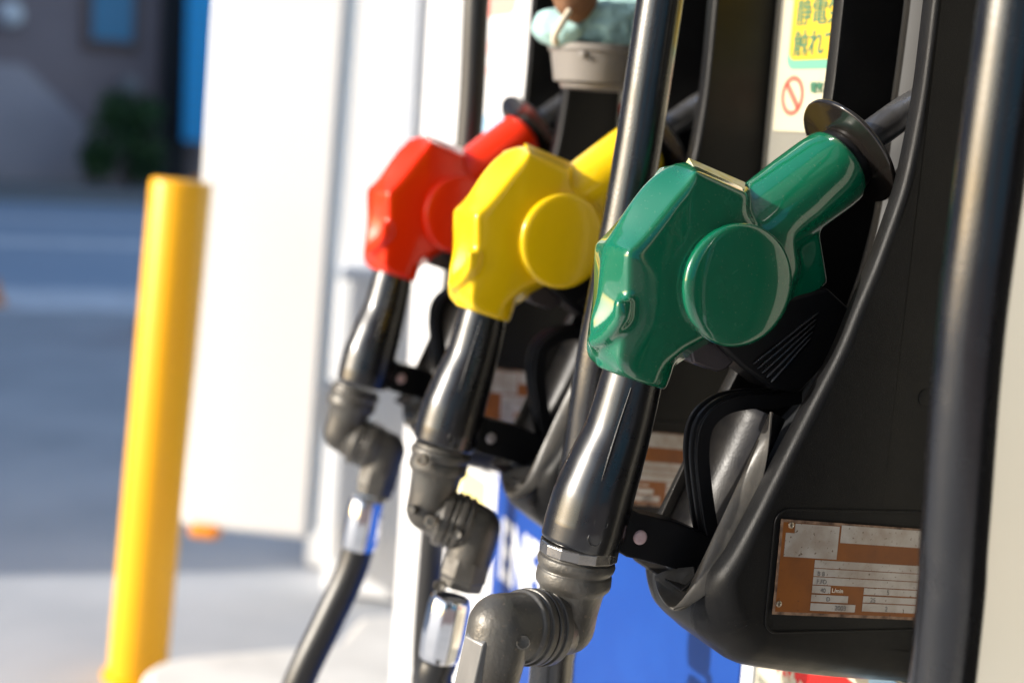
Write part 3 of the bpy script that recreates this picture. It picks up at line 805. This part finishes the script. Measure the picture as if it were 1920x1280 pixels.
add_lathe(bm, Vector((XCUP, ct.y, zb-.006)), (0, 0, 1), [(0, rb_-.008), (.005, rb_-.005)], 40)
add_box(bm, (XCUP-.012, YP-.003, zb-.006), (XCUP+.012, ct.y-.02, zb-.001)); mkobj('cup_bracket', bm, M['cup'], cupo, 50)
# towel: lumpy heap spilling over the rim
from mathutils import noise as mn
def blob(name, c, r, mt, parent=None, amp=.25, sc=25, sub=5, seed=0):
    bm = bmesh.new(); bmesh.ops.create_icosphere(bm, subdivisions=sub, radius=1)
    for v in bm.verts:
        d = v.co.normalized(); q = Vector((d.x*r[0], d.y*r[1], d.z*r[2]))
        k = 1+amp*mn.noise(q*sc+Vector((seed, 0, 0)))+amp*.4*mn.noise(q*sc*3+Vector((0, seed, 0)))+.02*mn.noise(q*sc*20)
        v.co = Vector(c)+q*k
    return mkobj(name, bm, mt, parent, 60)
tw = empty('towel', Vector((XCUP, ct.y, zt)), 'fluffy aqua towel bulging out of the grey brown cup', 'towel')
blob('towel_fold', (XCUP+.0, ct.y-.012, zt+.020), (.044, .050, .030), M['towel'], tw, .28, 30, 5, 1)
blob('towel_fold', (XCUP-.004, ct.y+.042, zt+.014), (.030, .026, .0185), M['towel'], tw, .22, 30, 5, 5)
blob('towel_fold', (XCUP+.004, ct.y-.030, zt+.040), (.042, .036, .030), M['towel'], tw, .28, 28, 5, 9)
bm = bmesh.new()
add_tube(bm, catmull([px((1068, 20), XCUP-.045), px((1052, 45), XCUP-.048), px((1040, 68), XCUP-.046), px((1042, 82), XCUP-.042)], 6), [.003]*4+[.0035]*15, 12)
mkobj('towel_hem', bm, M['cream_towel'], tw, 60)
pb = blob('leather_pouch', px((1078, -6), XCUP-.030), (.015, .022, .024), M['leather'], None, .15, 40, 4, 3)
tag(pb, 'tan brown leather pouch tucked into the aqua towel', 'pouch')

# ------------------------------------------------------------------ surroundings
def box_thing(name, a, b, m, label=None, cat=None, parent=None, bevel=.01, rz=0, kind=None, group=None):
    bm = bmesh.new(); add_box(bm, a, b); o = mkobj(name, bm, M[m], parent, 30, bevel=bevel)
    return tag(o, label, cat, group, kind)
# kerbed island
bm = bmesh.new(); pts = [(-1.5, -.345), (2.36, -.345)]
for k in range(1, 9):
    a = math.radians(90-10*k); pts.append((2.36+.10*math.cos(a), -.445+.10*math.sin(a)))
pts += [(2.46, -.445), (2.47, -.72), (2.60, -.80), (2.60, -1.5), (-1.5, -1.5)]
A = [bm.verts.new((x, y, .15)) for x, y in pts]; B = [bm.verts.new((x, y, -.02)) for x, y in pts]; n = len(pts)
bm.faces.new(A)
for i in range(n): bm.faces.new((A[i], A[(i+1) % n], B[(i+1) % n], B[i]))
tag(mkobj('pump_island', bm, M['curb'], None, 40, bevel=.02), kind='structure')

bm = bmesh.new(); add_box(bm, (-150, -150, -.5), (250, 150, 0)); tag(mkobj('ground', bm, M['concrete'], None, 0), kind='structure')
bm = bmesh.new(); add_box(bm, (8.2, -150, -.2), (16.2, 150, .004)); tag(mkobj('road', bm, M['asphalt'], None, 0), kind='structure')
bm = bmesh.new(); add_box(bm, (7.85, -60, -.2), (8.72, 60, .008)); tag(mkobj('road_marking', bm, M['paint'], None, 0), kind='structure')
bm = bmesh.new(); add_box(bm, (11.4, -60, 0), (11.9, 60, .008)); add_box(bm, (13.6, -60, 0), (13.9, 60, .0081)); tag(mkobj('road_marking', bm, M['paint'], None, 0), kind='structure')
bm = bmesh.new(); add_box(bm, (16.2, -60, -.2), (17.6, 60, .14)); tag(mkobj('pavement', bm, M['kerbgrey'], None, 30, bevel=.02), kind='structure')

# bollard, slightly knocked over
bo = empty('bollard', Vector((2.74, -.392, 0)), 'tall yellow steel bollard standing at the end of the pump island', 'bollard')
bm = bmesh.new(); bx, by = 2.74, -.392
add_lathe(bm, Vector((bx, by, 0)), (0, 0, 1), [(0, .0575), (.975, .0575), (.981, .056), (.984, .052), (.985, 0)], 48)
pl = mkobj('post', bm, M['bollard'], bo, 40)
bm = bmesh.new(); add_lathe(bm, Vector((bx, by, 0)), (0, 0, 1), [(0, .068), (.010, .068), (.013, .064), (.013, .057)], 40); mkobj('base_plate', bm, M['bollard'], bo, 40)
bo.rotation_euler = (math.radians(3.3), 0, 0)

# white column with cabinets beyond the island
b1 = empty('sign_cabinet', Vector((3.0, -.67, 0)), 'tall white cabinet hanging clear of the ground behind the yellow bollard', 'cabinet')
a0 = px((399, 0), 3.0); a1 = px((602, 0), 3.0); zb = px((470, 1003), 3.0).z
box_thing('cabinet_shell', (3.0, a1.y-.02, zb), (3.10, a0.y+.045, 2.6), 'housing', parent=b1, bevel=.015)
box_thing('bracket', (3.03, a1.y-.12, zb+.25), (3.08, a1.y-.015, zb+.35), 'housing', parent=b1)
box_thing('orange_bumper', (2.985, a0.y-.045, zb-.02), (3.04, a0.y+.02, zb+.012), 'orange', parent=b1)
b1.rotation_euler = (math.radians(1.6), 0, math.radians(-28))
cl = empty('white_column', Vector((3.3, -.95, 0)), 'square white column standing between the tall cabinet and the dispenser', 'column')
c0 = px((590, 640), 3.3); c1 = px((800, 0), 3.3)
box_thing('shaft', (3.3, c1.y-.02, 0), (3.55, c0.y+.01, 3.2), 'housing', parent=cl, bevel=.02)
box_thing('edge_strip', (3.292, px((790, 0), 3.3).y, 0.05), (3.301, px((748, 0), 3.3).y, 3.15), 'housing_cool', parent=cl, bevel=.002)
lb = empty('service_box', Vector((3.05, -.98, 0)), 'low white service box standing in front of the square white column', 'service box')
s0 = px((628, 505), 3.05); s1 = px((800, 520), 3.05)
box_thing('box_shell', (3.05, s1.y, .015), (3.25, s0.y, s0.z-.03), 'housing', parent=lb, bevel=.01)
box_thing('box_lid', (3.04, s1.y-.01, s0.z-.029), (3.26, s0.y+.012, s0.z), 'housing_cool', parent=lb, bevel=.006)

cl.rotation_euler = (0, 0, math.radians(-36)); lb.rotation_euler = (0, 0, math.radians(-36))
# house across the road
hs = empty('brown_house', Vector((19, -2, 0)), 'dark brown house across the road, with a tall blue tinted window', 'house')
box_thing('wall', (17.9, -9, 0), (24, 6, 7.0), 'brown', parent=hs, bevel=0)
wn = box_thing('window', (17.84, -2.36, 1.72), (17.9, -1.72, 3.2), 'frame', parent=hs, bevel=.01)
box_thing('pane', (17.82, -2.29, 1.84), (17.838, -1.82, 3.1), 'pane', parent=wn, bevel=0)
box_thing('roof', (17.4, -9.4, 7.0), (24.4, 6.4, 7.25), 'brown2', parent=hs, bevel=0)
box_thing('corner_pillar', (17.7, -2.95, 0), (17.88, -2.62, 7.0), 'cavity', parent=hs, bevel=.01)
# gabled annexe in front on the left
gb = px((150, 350), 17.75)
bm = bmesh.new()
pts = [px(p, 17.75) for p in ((156, 352), (160, 235), (45, 122), (-120, 110), (-260, 120), (-260, 340))]
add_prism_x(bm, [(p.y, max(p.z, .02)) for p in pts], 17.72, 17.88)
an = mkobj('gable_wall', bm, M['brown2'], None, 30); tag(an, 'paler mauve garden wall with a sloping top in front of the brown house', 'wall')
sgn = empty('blue_sign', Vector((17.3, -3.1, 0)), 'tall bright blue sign board beside the brown house', 'sign')
a = px((343, 0), 17.3); b = px((402, 268), 17.3)
box_thing('sign_face', (17.28, b.y-.45, b.z), (17.36, px((347, 130), 17.3).y, 3.4), 'signblue', parent=sgn, bevel=.01)
box_thing('post', (17.37, -3.2, .13), (17.47, -3.1, 3.3), 'brown2', parent=sgn, bevel=.01)
for i in range(14):
    box_thing('text_row', (17.272, b.y-.42, b.z+.12+i*.19), (17.279, px((352, 130), 17.3).y, b.z+.155+i*.19), 'pane', parent=sgn, bevel=0)
# lamps
for p, r, lab in (((19, 27), .15, 'small round pale wall lamp high on the brown house'), ((243, 163), .13, 'small round grey wall lamp above the green shrub')):
    c_ = px(p, 17.75); l = empty('wall_lamp', c_, lab, 'lamp', 'wall lamps on the brown house')
    bm = bmesh.new(); bmesh.ops.create_icosphere(bm, subdivisions=3, radius=r); bmesh.ops.translate(bm, verts=bm.verts, vec=c_)
    mkobj('globe', bm, M['housing'] if p[0] < 100 else M['kerbgrey'], l, 60)
    bm = bmesh.new(); add_tube(bm, [c_+Vector((.05, 0, 0)), c_+Vector((.16, 0, .02))], .03, 12); mkobj('arm', bm, M['frame'], l, 60)
# shrub
sh = empty('shrub', Vector((17.1, -2.2, .14)), 'dark green leafy shrub against the brown house', 'shrub')
bm = bmesh.new(); rnd = random.Random(3)
cL = [(-2.22, .80, .28), (-1.98, .62, .30), (-2.34, .55, .28), (-2.02, .95, .22), (-1.84, .36, .24), (-2.36, .32, .24), (-2.38, .92, .2)]
for i in range(2600):
    cy, cz, rr = rnd.choice(cL); d = Vector((rnd.gauss(0, 1), rnd.gauss(0, 1), rnd.gauss(0, 1))).normalized()*rr*rnd.random()**.4
    c_ = Vector((17.1, cy, cz+.1))+Vector((d.x*.8, d.y, d.z)); u = Vector((rnd.gauss(0, 1), rnd.gauss(0, 1), rnd.gauss(0, 1))).normalized()*.045
    v = u.cross(Vector((rnd.gauss(0, 1), rnd.gauss(0, 1), rnd.gauss(0, 1)))).normalized()*.022
    bm.faces.new([bm.verts.new(c_+u), bm.verts.new(c_+v), bm.verts.new(c_-u), bm.verts.new(c_-v)])
mkobj('foliage', bm, M['leaf'], sh, 0)
bm = bmesh.new()
for a in range(5): add_tube(bm, [Vector((17.1, -2.2, .14)), Vector((17.1+.05*a-.1, -2.2+.12*(a-2), .6)), Vector((17.1+.1*a-.2, -2.2+.16*(a-2), .95))], [.02, .012, .006], 8)
mkobj('stem', bm, M['bark'], sh, 60)
# orange cone-ish marker behind the bollard, and the orange marker post at the road edge
def marker(c, label, h=.45):
    m_ = empty('traffic_cone', c, label, 'traffic cone', 'orange traffic cones by the road')
    bm = bmesh.new(); add_lathe(bm, c, (0, 0, 1), [(.02, h*.28), (h*.5, h*.15), (h, h*.05), (h+.01, 0)], 32); mkobj('cone', bm, M['orange'], m_, 50)
    bm = bmesh.new(); add_box(bm, c-Vector((h*.32, h*.32, 0)), c+Vector((h*.32, h*.32, .025))); mkobj('cone_base', bm, M['orange'], m_, 30, bevel=.005)
c_ = onZ(0, 575, .0); marker(Vector((c_.x, c_.y+.02, .009)), 'small orange traffic cone at the left edge beside the white road line', .14)
c_ = px((374, 330), 7.0); marker(Vector((7.0, c_.y, 0)), 'tall orange traffic cone just visible past the top of the yellow bollard', .78)
# unseen block added on the left to cast shade over the road
nb_ = empty('road_shade_block', Vector((12, 8, 0)), 'made-up beige block left of the road, outside the picture, added to shade the roadway', 'building')
box_thing('wall', (4.15, 3.4, 0), (26, 5.0, 5.3), 'brown2', parent=nb_, bevel=0)
for i in range(6): box_thing('window', (5.2+i*3.2, 3.36, 3.2), (6.6+i*3.2, 3.4, 4.7), 'pane', parent=nb_, bevel=0)

# unseen canopy and shop, added to darken reflections in camera-facing surfaces
cn = empty('added_canopy', Vector((-2, -2, 4.6)), 'flat white canopy with a blue edge, unseen above the viewer, added to darken reflections', 'canopy')
box_thing('soffit', (-9, -8, 4.6), (.3, 5.0, 4.75), 'housing', parent=cn, bevel=.01)
box_thing('fascia', (-9.1, -8.1, 4.55), (.4, 5.1, 5.3), 'blue', parent=cn, bevel=0).location.z = .22
sp_ = empty('added_shop', Vector((-7, -1, 0)), 'low grey shop with dark windows, unseen behind the viewer, added to darken reflections', 'shop')
box_thing('wall', (-9, -11, 0), (-2.8, 4.6, 4.55), 'brown', parent=sp_, bevel=0)
for i in range(5): box_thing('window', (-2.8, -9.5+i*2.6, .9), (-2.76, -7.6+i*2.6, 2.4), 'pane', parent=sp_, bevel=0)
